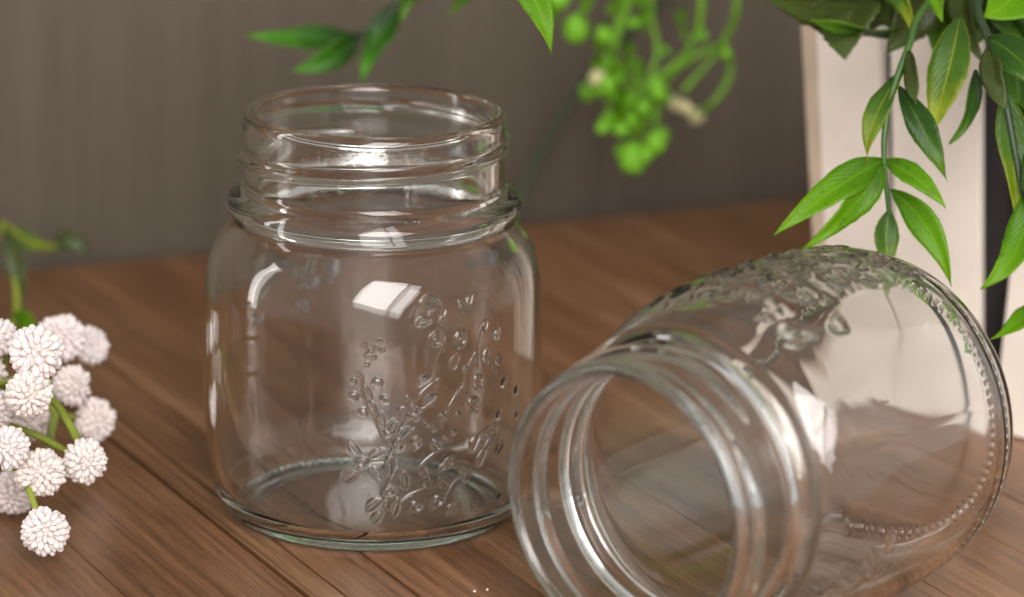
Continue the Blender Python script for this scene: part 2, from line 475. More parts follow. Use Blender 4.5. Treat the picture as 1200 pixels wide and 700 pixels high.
OUTER = [(0, 1.5), (14, 1.5), (25, 1.3), (30, 0.8), (32.2, 0.3), (34.6, 0.0), (36.8, 0.15), (38.4, 1.1), (39.9, 3.4), (41.5, 7.5), (42.8, 13), (43.9, 25),
         (44.3, 43), (44.1, 56), (43.4, 65.5), (41.7, 71.5), (39.2, 75.2), (36.6, 78), (34.8, 79.0), (35.0, 79.9), (37.2, 80.6), (38.3, 82.3), (38.2, 84.1), (36.9, 85.9), (34.6, 87.3), (33.8, 88.6),
         (33.8, 92), (33.8, 98), (33.9, 103.5), (33.9, 105.6), (33.2, 107.0), (32.3, 107.5), (31.2, 107.2)]
INNER = [(30.7, 106.0), (30.5, 103), (30.4, 97), (30.4, 90), (30.6, 84), (31.2, 80.5), (33.2, 77.2), (36.0, 74.2), (38.7, 70.6), (40.6, 65), (41.4, 56), (41.6, 43),
         (41.2, 25), (40.3, 14.5), (38.8, 8.0), (36.2, 4.7), (32.2, 3.3), (26, 3.0), (16, 3.3), (0, 3.5)]


def chaikin(p, it=6):
    p = np.array(p, float)
    for _ in range(it):
        q = np.empty((2 * len(p), 2))
        q[0], q[-1] = p[0], p[-1]
        a, b = p[:-1], p[1:]
        q[1:-1:2] = .75 * a + .25 * b
        q[2:-1:2] = .25 * a + .75 * b
        p = q
    return p


def resample(p, step):
    d = np.r_[0, np.cumsum(np.hypot(*np.diff(p, axis=0).T))]
    # step is a function of (r,h): march along
    s, out = 0.0, []
    while s < d[-1]:
        r, h = np.interp(s, d, p[:, 0]), np.interp(s, d, p[:, 1])
        out.append((r, h))
        s += step(r, h)
    return np.array(out)


def wobble(az, h, seed, n, fa, fh):
    r = np.random.default_rng(seed)
    o = 0
    for _ in range(n):
        o = o + np.sin(az * r.integers(1, fa + 1) + h * r.uniform(-fh, fh) + r.uniform(0, 6.3)) * r.uniform(.5, 1)
    return o / n


def jar_mesh(emb, crinkled):
    po = resample(chaikin(OUTER), lambda r, h: 0.24 if (8 < h < 73) else (0.30 if h < 3 and r > 29 else (1.2 if r < 28 and h < 5 else 0.38)))
    pi = resample(chaikin(INNER), lambda r, h: 0.6)
    az = np.concatenate([np.arange(-14, 108, 0.27), np.arange(108, 190, 0.9), np.arange(190, 266, 0.33), np.arange(266, 346, 0.85)])
    A = np.radians(az)
    na = len(A)

    def sheet(p, outer):
        r, h = p[:, 0], p[:, 1]
        dp = np.gradient(p, axis=0)
        ln = np.hypot(dp[:, 0], dp[:, 1]) + 1e-9
        nr, nz = dp[:, 1] / ln, -dp[:, 0] / ln          # outward for an upward profile
        blend = np.clip((h - 2) / 12, 0, 1) * np.clip((80 - h) / 12, 0, 1)
        blend = np.maximum(blend, 0.35 * (h < 10))
        nn = 2 + 0.03 * blend
        ca, sa = np.abs(np.cos(A - math.radians(3))), np.abs(np.sin(A - math.radians(3)))
        sq = (ca[None] ** nn[:, None] + sa[None] ** nn[:, None]) ** (-1 / nn[:, None])
        Rr = r[:, None] * sq
        Hh = np.repeat(h[:, None], na, 1)
        D = np.zeros_like(Rr)
        AA = np.repeat(A[None], len(r), 0)
        if outer:
            side = (r > 33.5) & (h > 1.5)
            D += np.where(side, 1, .3)[:, None] * (0.06 * wobble(AA, Hh, 3, 14, 8, .30) + 0.006 * wobble(AA, Hh, 9, 16, 30, 0.8))
            # screw thread
            azd = ((az + 180) % 360) - 180
            hc = 97.4 + azd / 180 * 4.4
            fade = np.clip((180 - np.abs(azd)) / 25, 0, 1)
            D += 1.95 * np.exp(-np.abs((Hh - hc[None]) / 1.15) ** 2.4) * fade[None]
            D += 0.5 * np.exp(-((Hh - (hc + 8)[None]) / .9) ** 2) * np.clip((-60 - azd) / 40, 0, 1)[None] * (Hh < 105)
            # mould seams
            for s in (-21, 159):
                dz = ((az - s + 180) % 360 - 180)
                D += 0.055 * np.exp(-(dz / 0.5) ** 2)[None] * ((h > 8) & (h < 106))[:, None]
            # stippled bearing ring
            ring = np.exp(-((r - 32.8) / 0.75) ** 2)[:, None] * (h < 2)[:, None]
            D += (0.95 if crinkled else 0.45) * ring * np.clip(np.cos(AA * 84), 0, 1) ** 1.2
            ring2 = np.exp(-((r - 34.6) / 0.6) ** 2)[:, None] * (h < 2.5)[:, None]
            D += 0.35 * ring2 * np.clip(np.cos(AA * 84 + 1.6), 0, 1) ** 1.3
            # embossed vine
            E = np.zeros_like(D)
            for t, a0, h0, ln_, rot in emb:
                ia = np.where(np.abs((az - a0 + 180) % 360 - 180) < math.degrees(ln_ * 1.1 / 43))[0]
                ih = np.where((np.abs(h - h0) < ln_ * 1.1) & side)[0]
                if not len(ia) or not len(ih):
                    continue
                dx = np.radians((az[ia] - a0 + 180) % 360 - 180)[None] * 43.5
                dy = (h[ih] - h0)[:, None]
                c, s = math.cos(math.radians(rot)), math.sin(math.radians(rot))
                u, wv = dx * c + dy * s, -dx * s + dy * c
                if t == 'L':
                    aa = np.clip(u / (ln_ / 2), -1, 1)
                    half = (0.24 * ln_) * (1 - aa ** 2) * (1 - .25 * aa) + 1e-3
                    bb = (wv + 0.10 * ln_ * (aa ** 2 - .5)) / half
                    inside = (np.abs(u) < ln_ / 2)
                    e = 0.55 * np.exp(-((np.abs(bb) - .74) / .25) ** 2) * (half > .15) + 0.28 * np.exp(-(bb / .2) ** 2)
                    e = np.where(inside, e * np.clip((1 - np.abs(aa)) * 5, 0, 1), 0)
                elif t == 'R':
                    d = np.hypot(u / (ln_ / 2), wv / (ln_ / 2 * .78))
                    e = 0.55 * np.exp(-((d - .72) / .24) ** 2) + 0.45 * np.exp(-(d / .22) ** 2)
                elif t == 'S':
                    q_ = np.clip(2 * u / ln_, -1, 1)
                    e = 0.32 * np.exp(-((wv - .10 * ln_ * (1 - q_ ** 2)) / .26) ** 2) * (np.abs(u) < ln_ / 2) * np.clip((1 - np.abs(q_)) * 6, 0, 1)
                elif t == 'D':
                    d = np.hypot(u, wv) / (ln_ / 2)
                    e = 0.60 * np.sqrt(np.clip(1 - (d / 1.05) ** 2, 0, 1))
                else:
                    d = np.hypot(u / (ln_ / 2), wv / (ln_ / 2 * .72))
                    e = 0.4 * np.exp(-((d - .9) / .10) ** 2) * np.clip(.4 + u / ln_ * 1.6, 0, 1) + 0.45 * np.clip(np.sin(u * .7 + wv * 3.6), 0, 1) * (d < .62)
                E[np.ix_(ih, ia)] = np.maximum(E[np.ix_(ih, ia)], e)
            AD = AA * 180 / np.pi
            wr = np.clip((AD - 206) / 8, 0, 1) * np.clip((264 - AD) / 8, 0, 1) * (np.clip((Hh - 14) / 8, 0, 1) * np.clip((72 - Hh) / 6, 0, 1))
            crinkle = np.abs(wobble(AA, Hh, 77, 18, 44, 1.2)) + 1.4 * np.abs(wobble(AA, Hh, 78, 18, 22, 0.7))
            E = E * np.clip(1 - (((AD + 180) % 360 - 180) - 44) / 45, 0.3, 1)
            D += (1.0 if crinkled == 0 else 0.95) * E + crinkled * wr * crinkle
        else:
            D += 0.22 * wobble(AA, Hh, 21, 12, 6, .16) + 0.012 * wobble(AA, Hh, 31, 14, 18, .5)
            D *= np.clip((r / 30), 0, 1)[:, None]
            D *= np.where(h > 78, 0.25, 1)[:, None]
        Rr = Rr + nr[:, None] * D * (1 if outer else 1)
        Hh = Hh + nz[:, None] * D
        if outer:
            Rr = np.maximum(Rr, 0)
        X = np.stack([Rr * np.sin(AA), -Rr * np.cos(AA), Hh], -1) / 1000
        return X
    so = sheet(po[1:], True)
    si = sheet(pi[:-1] if pi[-1, 0] < 0.6 else pi, False)
    V = np.concatenate([so, si], 0)
    nr_ = V.shape[0]
    verts = np.concatenate([V.reshape(-1, 3), [[0, 0, .0015]], [[0, 0, .0035]]])
    i = np.arange(nr_ - 1)[:, None] * na
    j = np.arange(na)[None]
    j2 = (j + 1) % na
    quads = np.stack([i + j, i + j2, i + na + j2, i + na + j], -1).reshape(-1, 4)
    jj = np.arange(na)
    jn = (jj + 1) % na
    bot = np.stack([np.full(na, nr_ * na), jn, jj], -1)
    base = (nr_ - 1) * na
    top = np.stack([np.full(na, nr_ * na + 1), base + jj, base + jn], -1)
    me = bpy.data.meshes.new('glass_jar')
    me.vertices.add(len(verts))
    me.vertices.foreach_set('co', verts.ravel())
    nl = quads.size + bot.size + top.size
    me.loops.add(nl)
    me.loops.foreach_set('vertex_index', np.concatenate([quads.ravel(), bot.ravel(), top.ravel()]))
    npoly = len(quads) + len(bot) + len(top)
    me.polygons.add(npoly)
    ls = np.concatenate([np.arange(len(quads)) * 4, quads.size + np.arange(len(bot) + len(top)) * 3])
    me.polygons.foreach_set('loop_start', ls)
    me.update(calc_edges=True)
    me.validate()
    me.polygons.foreach_set('use_smooth', np.ones(len(me.polygons), bool))
    me.materials.append(GLASS)
    return me, verts


JAR, JV = jar_mesh(EMB, 0.0)
JAR2, JV2 = jar_mesh(EMB2, 0.55)
jar = bpy.data.objects.new('glass_jar', JAR)
COL.objects.link(jar)
jar.location = (0, 0, -float(JV[:, 2].min()) + 0.0001)
tag(jar, 'clear glass jar standing upright, open mouth up, vine pattern on its side', 'jar', 'clear glass jars')

jar2 = jar.copy()
jar2.data = JAR2
COL.objects.link(jar2)
YAW, TILT = math.radians(51.0), math.radians(-0.2)
a_ = np.array([math.cos(YAW) * math.cos(TILT), math.sin(YAW) * math.cos(TILT), -math.sin(TILT)])
zax = -a_
xax = np.cross([0, 0, 1.0], zax)
xax /= np.linalg.norm(xax)
yax = np.cross(zax, xax)
R0 = np.stack([xax, yax, zax], 1)
# roll about its own axis so that the embossed side lies towards the top
sil = np.array([0.0, math.sin(PITCH), math.cos(PITCH)])
sil = sil - (sil @ zax) * zax
sil /= np.linalg.norm(sil)
loc = R0.T @ sil
roll = math.atan2(loc[1], loc[0]) - (math.radians(241) - math.pi / 2)
cr, sr = math.cos(roll), math.sin(roll)
R1 = R0 @ np.array([[cr, -sr, 0], [sr, cr, 0], [0, 0, 1]])
zmin = (JV2 @ R1.T)[:, 2].min()
T2 = np.array([0.1294, -0.0440, -zmin + 0.0001])
M = Matrix.Identity(4)
for r_ in range(3):
    for c_ in range(3):
        M[r_][c_] = R1[r_, c_]
    M[r_][3] = T2[r_]
jar2.matrix_world = M
tag(jar2, 'clear glass jar lying on its side with its mouth towards the viewer', 'jar', 'clear glass jars')

# ------------------------------------------------------------------ white slatted planter
pa, pb = ground(1200, 516), ground(950, 458)
PX = Vector((pb.x - pa.x, pb.y - pa.y, 0))
PX = -PX.normalized()                      # along the front, to the right
PN = Vector((PX.y, -PX.x, 0))              # out of the front, towards us
planter = thing('planter', 'small white slatted wooden planter behind the lying jar', 'planter', pb)


def on_front(px, py, proud=0.0):
    """point where a sight line meets the front plane of the planter"""
    o = pb + PN * proud
    d = Vector(ray(px, py))
    t = (o - Vector(CAM)).dot(PN) / d.dot(PN)
    return Vector(CAM) + d * t


def slat(quad, thick, mat=WHITE):
    vf = [Vector(q) for q in quad]
    vb = [q - PN * thick for q in vf]
    v = vf + vb
    f = [(0, 1, 2, 3), (7, 6, 5, 4), (0, 4, 5, 1), (1, 5, 6, 2), (2, 6, 7, 3), (3, 7, 4, 0)]
    o = mesh_obj('slat', v, f, mat, planter, smooth=False)
    bevel(o, 0.0005, 2)
    return o


def front_slat(xt0, xt1, yt, xb0, xb1, thick=0.004, mat=None):
    mat = mat or WHITE
    q = []
    for x, top in ((xb0, 0), (xb1, 0), (xt1, 1), (xt0, 1)):
        if top:
            p = on_front(x, yt)
        else:
            p = on_front(x, 480)
            for _ in range(3):                       # slide down to the table
                top_p = on_front(x + (0 if x not in (xb0,) else 0), 300)
                p = p + (p - top_p) * (p.z - 0.0004) / (top_p.z - p.z)
        q.append(p)
    return slat(q, thick, mat)


front_slat(938, 954, 30, 961, 972, .004, TAN)  # narrow extra slat: shaded side of its white neighbour, put into the colour
front_slat(955, 1028, 31, 973, 1050)
front_slat(1042, 1148, 28, 1051, 1148, 0.003)
front_slat(1214, 1300, 26, 1163, 1262)
# remaining sides and the dark liner with soil
c0, c1 = on_front(975, 470), on_front(1255, 520)
for p in (c0, c1):
    p.z = 0.001
DEP = 0.075
top_out = 0.012
H = 0.112


def ring_pts(inset, z, flare):
    a = c0 + PX * (inset - flare) - PN * (0.0075 + inset - flare * .2)
    bq = c1 - PX * (inset - flare) - PN * (0.0075 + inset - flare * .2)
    return [Vector((p.x, p.y, z)) for p in (a, bq, bq - PN * (DEP - inset + flare), a - PN * (DEP - inset + flare))]


lo, hi = ring_pts(0.002, 0.0025, 0), ring_pts(0.002, H - 0.014, 0.006)
v = lo + hi
f = [(3, 2, 1, 0), (0, 1, 5, 4), (1, 2, 6, 5), (2, 3, 7, 6), (3, 0, 4, 7)]
lin = mesh_obj('liner', v, f, DARK, planter, smooth=False)
so = lin.modifiers.new('thick', 'SOLIDIFY')
so.thickness, so.offset = 0.0015, -1
hs = ring_pts(0.0045, H - 0.022, 0.0055)
mesh_obj('soil', hs, [(0, 1, 2, 3)], SOIL, planter, smooth=False)


def side_slat(pl, pr, nrm, flare):
    """a slat standing between two foot points, leaning outwards"""
    d = (pr - pl)
    q = [pl, pr, pr + nrm * flare + Vector((0, 0, H)), pl + nrm * flare + Vector((0, 0, H))]
    vf = q
    vb = [p + nrm * 0.005 for p in q]
    v = vf + vb
    f = [(3, 2, 1, 0), (4, 5, 6, 7), (1, 5, 4, 0), (2, 6, 5, 1), (3, 7, 6, 2), (0, 4, 7, 3)]
    o = mesh_obj('slat', v, f, WHITE, planter, smooth=False)
    bevel(o, 0.0005, 2)


cc = ring_pts(-0.0012, 0.0004, 0)
fl = ring_pts(-0.0012, 0.0004, 0.006)
for i, nn in ((1, PX), (2, -PN), (3, -PX)):
    A_, B_ = cc[i], cc[(i + 1) % 4]
    k = 3 if i == 2 else 2
    for j in range(k):
        t0, t1 = j / k + .02, (j + 1) / k - .02
        side_slat(A_.lerp(B_, t0), A_.lerp(B_, t1), nn, 0.007)
# corners of the tan edge strip, shade put into its colour
q = [on_front(966, 470, -.0005), on_front(967.5, 470, -.0005), on_front(938.5, 30, -.0005), on_front(938, 30, -.0005)]


# ------------------------------------------------------------------ plants
def catmull(P, n=8):
    P = [Vector(p) for p in P]
    Q = [P[0] * 2 - P[1]] + P + [P[-1] * 2 - P[-2]]
    out = []
    for i in range(1, len(Q) - 2):
        p0, p1, p2, p3 = Q[i - 1:i + 3]
        for k in range(n):
            t = k / n
            out.append(0.5 * ((2 * p1) + (p2 - p0) * t + (2 * p0 - 5 * p1 + 4 * p2 - p3) * t * t + (3 * p1 - p0 - 3 * p2 + p3) * t ** 3))
    out.append(P[-1])
    return out


def tube(name, P, r0, r1, mat, parent, seg=8):
    P = catmull(P)
    v, f = [], []
    n = len(P)
    ref = Vector((0.31, 0.2, 0.93))
    for i, p in enumerate(P):
        t = (P[min(i + 1, n - 1)] - P[max(i - 1, 0)]).normalized()
        a = t.cross(ref).normalized()
        b = t.cross(a)
        r = r0 + (r1 - r0) * i / (n - 1)
        for k in range(seg):
            an = 2 * math.pi * k / seg
            v.append(p + a * math.cos(an) * r + b * math.sin(an) * r)
    for i in range(n - 1):
        for k in range(seg):
            f.append((i * seg + k, i * seg + (k + 1) % seg, (i + 1) * seg + (k + 1) % seg, (i + 1) * seg + k))
    f += [tuple(range(seg))[::-1], tuple((n - 1) * seg + k for k in range(seg))]
    return mesh_obj(name, v, f, mat, parent)


def leaf(parent, B, T, width, mat, bend=(0, 0, 0), roll=0.0, fold=0.25, serr=0.0, peak=0.4, twist=0.0, nl=22, nw=6, name='leaf'):
    """a creased, slightly thick leaf from stalk B to tip T"""
    B, T = Vector(B), Vector(T)
    Mi = (B + T) / 2 + Vector(bend)
    v, uv = [], []
    L = (T - B).length
    th = 0.00016
    p_ = math.log(0.5) / math.log(peak)
    tops, bots = [], []
    nick = [rnd.uniform(-.05, .03) for _ in range(nl + 1)]
    cw, cp = rnd.uniform(.0004, .0011), rnd.uniform(0, 6)
    for i in range(nl + 1):
        s = i / nl
        p = B * (1 - s) ** 2 + Mi * 2 * s * (1 - s) + T * s * s
        t = ((Mi - B) * (1 - s) + (T - Mi) * s).normalized()
        n = Vector(CAM) - p
        n = (n - t * n.dot(t)).normalized()
        n.rotate(Matrix.Rotation(math.radians(roll + twist * s), 3, t))
        sd = t.cross(n)
        if s < peak:
            ww = width / 2 * math.sin(math.pi / 2 * s / peak) ** 0.9
        else:
            ww = width / 2 * (1 - ((s - peak) / (1 - peak)) ** 1.45) ** 1.15
        ww = ww * (1 + nick[i]) + 0.00025 * (1 - s)
        ww *= 1 + 1.3 * serr * (0.5 - ((s * 11) % 1.0))
        for k in range(nw + 1):
            u = 2 * k / nw - 1
            h = fold * ww * (abs(u) - 0.35) + cw * math.sin(s * 8 + u * 1.5 + cp) * abs(u)
            q = p + sd * (u * ww) + n * h
            tops.append(q + n * th)
            bots.append(q - n * th)
            uv.append(((u + 1) / 2, s))
    v = tops + bots
    uv = uv + uv
    W = nw + 1
    off = len(tops)
    f = []
    for i in range(nl):
        for k in range(nw):
            a, b, c, d = i * W + k, i * W + k + 1, (i + 1) * W + k + 1, (i + 1) * W + k
            f.append((a, d, c, b))
            f.append((off + a, off + b, off + c, off + d))
        for k in (0, nw):
            a, d = i * W + k, (i + 1) * W + k
            f.append((a, off + a, off + d, d) if k == 0 else (a, d, off + d, off + a))
    for k in range(nw):
        a, b = k, k + 1
        f.append((a, b, off + b, off + a))
        a, b = nl * W + k, nl * W + k + 1
        f.append((a, off + a, off + b, b))
    return mesh_obj(name, v, f, mat, parent, uv=uv)


def pleaf(parent, b, t, y0, y1, wpx, mat, bend=(0, 0), toward=0.0, **kw):
    """leaf given by the sight lines of its stalk and tip at depths y0 and y1"""
    B, T = at(*b, y0), at(*t, y1)
    s = (B.y - CAM[1]) / F * 1.03
    bv = Vector(rt) * bend[0] * s * 2 - Vector(up) * bend[1] * s * 2 - Vector(fw) * toward
    return leaf(parent, B, T, wpx * s, mat, bv, **kw)


ROOT = (c0 + c1) / 2 - PN * 0.04
ROOT.z = H - 0.024


def rooted(px, py, y, lift, side=0.0):
    """a stem's hidden start in the soil and its arch over the planter rim"""
    e = at(px, py, y)
    s = ROOT + PX * side
    m = s.lerp(e, 0.45)
    m.z = max(s.z, e.z) + lift
    return [s, m, e]


# the vine trailing in front of the planter
v1 = thing('trailing_vine', 'bright green vine hanging over the planter front above the lying jar', 'vine', ROOT)
tube('stem', rooted(1083, 10, 0.030, 0.012, 0.0) + [at(1066, 52, 0.016), at(1050, 95, 0.010), at(1038, 145, 0.006), at(1036, 190, 0.004), at(1041, 240, 0.004), at(1046, 292, 0.006)], 0.0011, 0.0006, STEM, v1)
pleaf(v1, (1036, 188), (907, 276), 0.004, -0.010, 41, BRIGHT, (4, -9), .003, roll=18, fold=.22)
pleaf(v1, (1034, 192), (940, 293), 0.003, -0.008, 34, BRIGHT, (10, 2), .004, roll=-20, fold=.25)
pleaf(v1, (1036, 189), (1109, 245), 0.005, -0.006, 27, BRIGHT, (2, -7), .003, roll=-15)
pleaf(v1, (1043, 222), (1115, 337), 0.004, -0.008, 35, BRIGHT, (9, -8), .004, roll=12)
pleaf(v1, (1042, 246), (1044, 322), 0.005, 0.000, 29, YTIP, (-5, 2), .003, roll=-10)
pleaf(v1, (1053, 100), (1110, 213), 0.010, -0.002, 32, DARKL, (3, 3), .004, roll=-8)
pleaf(v1, (1062, 78), (1017, 192), 0.013, 0.002, 27, YTIP, (-14, 2), .003, roll=25)
pleaf(v1, (1066, 60), (1074, 122), 0.013, 0.000, 23, OLIVE, (-2, 4), .004, roll=40)
pleaf(v1, (1125, 18), (1088, 162), 0.022, 0.008, 47, YTIP, (3, -4), .004, roll=10, peak=.5)
pleaf(v1, (1143, 82), (1112, 169), 0.014, 0.008, 19, DARKL, (8, 7), .003, roll=-30)
# the second vine, at the right
v2 = thing('trailing_vine', 'dark green vine hanging at the right edge of the white planter', 'vine', ROOT + PX * .03)
tube('stem', rooted(1152, -10, 0.032, 0.010, 0.03) + [at(1160, 50, 0.014), at(1174, 100, 0.008), at(1186, 160, 0.004), at(1196, 220, 0.002), at(1206, 300, 0.002), at(1212, 380, 0.004)], 0.0014, 0.0008, DSTEM, v2)
pleaf(v2, (1205, 222), (1149, 339), 0.002, -0.010, 40, BRIGHT, (14, 10), .003, roll=15)
pleaf(v2, (1176, 100), (1192, 270), 0.008, 0.000, 34, YTIP, (2, -4), .003, roll=-20)
pleaf(v2, (1160, 56), (1180, 128), 0.012, -0.002, 34, OLIVE, (-6, 4), .005, roll=30)
pleaf(v2, (1214, 350), (1160, 398), 0.002, -0.010, 22, BRIGHT, (4, 5), .002, roll=25)
pleaf(v2, (1200, 180), (1232, 300), 0.002, -0.004, 36, DARKL, (5, -4), .003)
pleaf(v2, (1186, 118), (1214, 240), 0.008, 0.000, 40, DARKL, (6, -4), .003, roll=15)
pleaf(v2, (1158, 45), (1225, 115), 0.012, 0.000, 44, DARKL, (5, -6), .004, roll=-10)
# broad serrated leaves at the top right
bp_ = thing('broad_leaf_plant', 'broad dark serrated leaves spilling over the planter rim', 'plant', ROOT + PX * -.01)
tube('stem', rooted(1075, -45, 0.060, 0.012, -.01) + [at(1066, -22, .052)], 0.0014, 0.001, DSTEM, bp_)
pleaf(bp_, (1080, 2), (896, -2), .058, .040, 72, OLIVE, (0, 8), .003, roll=-35, serr=.10, peak=.5, nl=33)
pleaf(bp_, (1010, -24), (990, 70), .056, .040, 78, OLIVE, (-8, 2), .004, roll=25, serr=.10, peak=.45, nl=33)
pleaf(bp_, (1064, 38), (950, 24), .050, .034, 28, DARKL, (0, 5), .003, roll=-58, serr=.05)
pleaf(bp_, (1100, -20), (1040, 62), .056, .046, 56, OLIVE, (-4, 4), .003, roll=-20, serr=.08)
pleaf(bp_, (1020, -30), (1070, 40), .046, .034, 30, YTIP, (8, -6), .004, roll=35)
pleaf(bp_, (1094, -35), (1104, 26), .040, .028, 26, BRIGHT, (-3, 0), .003, roll=10)
pleaf(bp_, (1110, -30), (1102, 80), .060, .052, 70, DARKL, (2, 2), .002, roll=-15, serr=.06)
pleaf(bp_, (1125, -30), (1150, 70), .046, .034, 40, OLIVE, (-8, 2), .003, roll=40)
pleaf(bp_, (1215, -36), (1152, 20), .038, .024, 66, BRIGHT, (2, 6), .003, roll=10, peak=.5)
pleaf(bp_, (1150, -30), (1215, 66), .050, .040, 70, DARKL, (6, -4), .003, roll=-25, serr=.06, peak=.5)
pleaf(bp_, (1165, 20), (1225, 120), .046, .036, 70, DARKL, (4, -3), .003, roll=20, serr=.06, peak=.5)
pleaf(bp_, (960, -50), (935, 22), .052, .045, 60, OLIVE, (-4, 2), .003, roll=10, serr=.1)

pleaf(bp_, (1170, 30), (1192, 150), .044, .034, 56, DARKL, (8, -2), .003, roll=35, serr=.06, peak=.5)
pleaf(bp_, (1040, -40), (1056, 40), .058, .05, 60, OLIVE, (-4, 2), .003, roll=25, serr=.08, peak=.5)
pleaf(bp_, (1140, -20), (1136, 60), .056, .05, 60, DARKL, (3, 2), .003, roll=-30, serr=.06)
# arching sprig, blurred, behind the standing jar's mouth
sp = thing('leafy_sprig', 'blurred green sprig arching in above the upright jar', 'sprig', ROOT + PX * -.02)
tube('stem', [ROOT - PX * .02, at(900, -150, .10), at(700, -170, .15), at(560, -110, .165), at(484, -12, .165), at(446, 22, .162), at(410, 50, .16)], 0.0016, 0.0008, DSTEM, sp)
pleaf(sp, (412, 40), (288, 41), .16, .15, 28, SPRIG, (0, 5), .002, roll=20)
pleaf(sp, (424, 38), (340, 84), .16, .152, 32, SPRIG, (6, 6), .002, roll=-20)
pleaf(sp, (474, 0), (424, 96), .165, .156, 32, SPRIG, (-7, 0), .002, roll=15)
pleaf(sp, (500, -40), (470, 26), .124, .118, 26, DARKL, (-4, 0), .002, roll=-25)
pleaf(sp, (574, -50), (523, 20), .13, .13, 22, DARKL, (3, 3), .002)
pleaf(sp, (520, -70), (420, -30), .124, .118, 30, BRIGHT, (0, 4), .002)

sp2 = thing('leafy_sprig', 'single sharp pointed leaf tip hanging above and between the two jars', 'sprig', ROOT + PX * -.015 - PN * .004)
tube('stem', [ROOT - PX * .015 - PN * .004, at(900, -190, .05), at(720, -200, .03), at(625, -120, .02), at(600, -55, .016)], 0.0014, 0.0008, STEM, sp2)
pleaf(sp2, (598, -40), (646, 64), .016, .004, 34, BRIGHT, (8, -4), .002, roll=-12)
pleaf(sp2, (600, -60), (560, -25), .016, .010, 30, BRIGHT, (-3, 2), .002)

# berry sprig, far out of focus in front of the wall
bs = thing('berry_sprig', 'blurred bunch of small green berries and buds hanging against the dark wall', 'sprig', ROOT + PX * -.01 - PN * .01)
YB = 0.240
tube('stem', [ROOT - PX * .01 - PN * .01, at(950, -150, .15), at(840, -170, YB), at(770, -110, YB), at(742, -20, YB), at(722, 40, YB), at(706, 92, YB)], 0.0018, 0.0022, BSTEM, bs)
for P, r in [([(768, -90), (762, 10), (770, 60), (752, 118)], .0011), ([(800, -150), (822, -10), (806, 60), (760, 96), (724, 100)], .0013),
             ([(850, -160), (864, -10), (847, 50), (800, 108)], .0012), ([(847, 50), (856, 84), (838, 118), (818, 132)], .0011),
             ([(846, 52), (815, 66), (780, 96), (764, 130)], .0010), ([(752, 118), (748, 150), (742, 178)], .0010), ([(706, 92), (712, 118), (716, 138)], .0009),
             ([(700, -120), (690, -20), (676, 28)], .0010), ([(752, 118), (735, 130), (724, 150)], .0009), ([(760, 130), (770, 150), (766, 164)], .0009),
             ([(808, 60), (792, 74), (744, 108), (700, 104)], .0011)]:
    tube('stem', [at(x, y, YB + rnd.uniform(-.006, .006)) for x, y in P], r, r * .8, BSTEM, bs)


def ball(name, c, r, mat, parent, squash=1.0):
    bm = bmesh.new()
    bmesh.ops.create_uvsphere(bm, u_segments=14, v_segments=10, radius=r)
    for q in bm.verts:
        d = q.co.normalized()
        q.co *= 1 + 0.06 * math.sin(5 * math.atan2(d.y, d.x)) * (1 - d.z ** 2)
        q.co.z *= squash
        if d.z < -0.93:
            q.co.z *= 0.86
    me = bpy.data.meshes.new(name)
    bm.to_mesh(me)
    bm.free()
    me.polygons.foreach_set('use_smooth', np.ones(len(me.polygons), bool))
    me.materials.append(mat)
    o = bpy.data.objects.new(name, me)
    COL.objects.link(o)
    o.parent = parent
    o.location = Vector(c) - parent.location
    o.rotation_euler = (rnd.uniform(-.5, .5), rnd.uniform(-.5, .5), rnd.uniform(0, 6))
    return o


buds = [(690, 108, 10, BERRY), (700, 92, 10, CREAM), (712, 100, 9, BERRY), (716, 142, 12, BERRY), (742, 186, 15, BERRY), (768, 168, 12, BERRY), (675, 34, 14, BERRY), (655, -2, 12, BERRY),
        (792, 122, 8, CREAM), (816, 136, 9, CREAM), (804, 127, 7, CREAM), (728, 152, 9, BERRY), (756, 182, 9, BERRY), (730, 178, 9, BERRY), (776, 158, 8, BERRY), (706, 150, 8, BERRY)]
for k in range(20):
    a, q = rnd.uniform(0, 6.28), math.sqrt(rnd.random())
    buds.append((742 + 42 * q * math.cos(a), 116 + 40 * q * math.sin(a), rnd.uniform(5.5, 11), BERRY))
for k in range(7):
    buds.append((rnd.uniform(690, 860), rnd.uniform(20, 110), rnd.uniform(5, 9), BERRY))
for x, y, r, m in buds:
    ball('berry' if m is BERRY else 'bud', at(x, y, YB + rnd.uniform(-.03, .03)), r * 1.1 * (YB - CAM[1]) / F, m, bs, rnd.uniform(.85, 1.3))
for k in range(26):
    x0, y0 = (742 + rnd.uniform(-44, 40), rnd.uniform(40, 130)) if k < 14 else (rnd.uniform(640, 800), rnd.uniform(-45, 25))
    pleaf(bs, (x0, y0), (x0 + rnd.uniform(-16, 16), y0 + rnd.uniform(22, 42)), YB, YB - rnd.uniform(0, .012), rnd.uniform(10, 16), BRIGHT, (rnd.uniform(-4, 4), 0), .001, roll=rnd.uniform(-40, 40), nl=10, nw=4)
# thin dark tube slanting up in front of the wall
tw = thing('streak', 'thin dark slanting streak against the wall right of the upright jar', 'streak', ground(597, 284, .001))
tube('stem', [ground(597, 284, .001), at(612, 225, .285), at(650, 150, .288), at(700, 78, .29), at(770, 10, .29), at(850, -60, .29)], .0016, .0012, DSTEM, tw)

# ------------------------------------------------------------------ white pompom flowers at the left
fs = thing('flower_spray', 'spray of small white pompom flowers on green stems left of the upright jar', 'flowers', at(-150, 520, -.01))


def petal_template():
    bm = bmesh.new()
    bmesh.ops.create_icosphere(bm, subdivisions=2, radius=1)
    V = np.array([q.co[:] for q in bm.verts])
    Fc = [[q.index for q in f_.verts] for f_ in bm.faces]
    bm.free()
    return V, np.array(Fc)


PV, PF = petal_template()


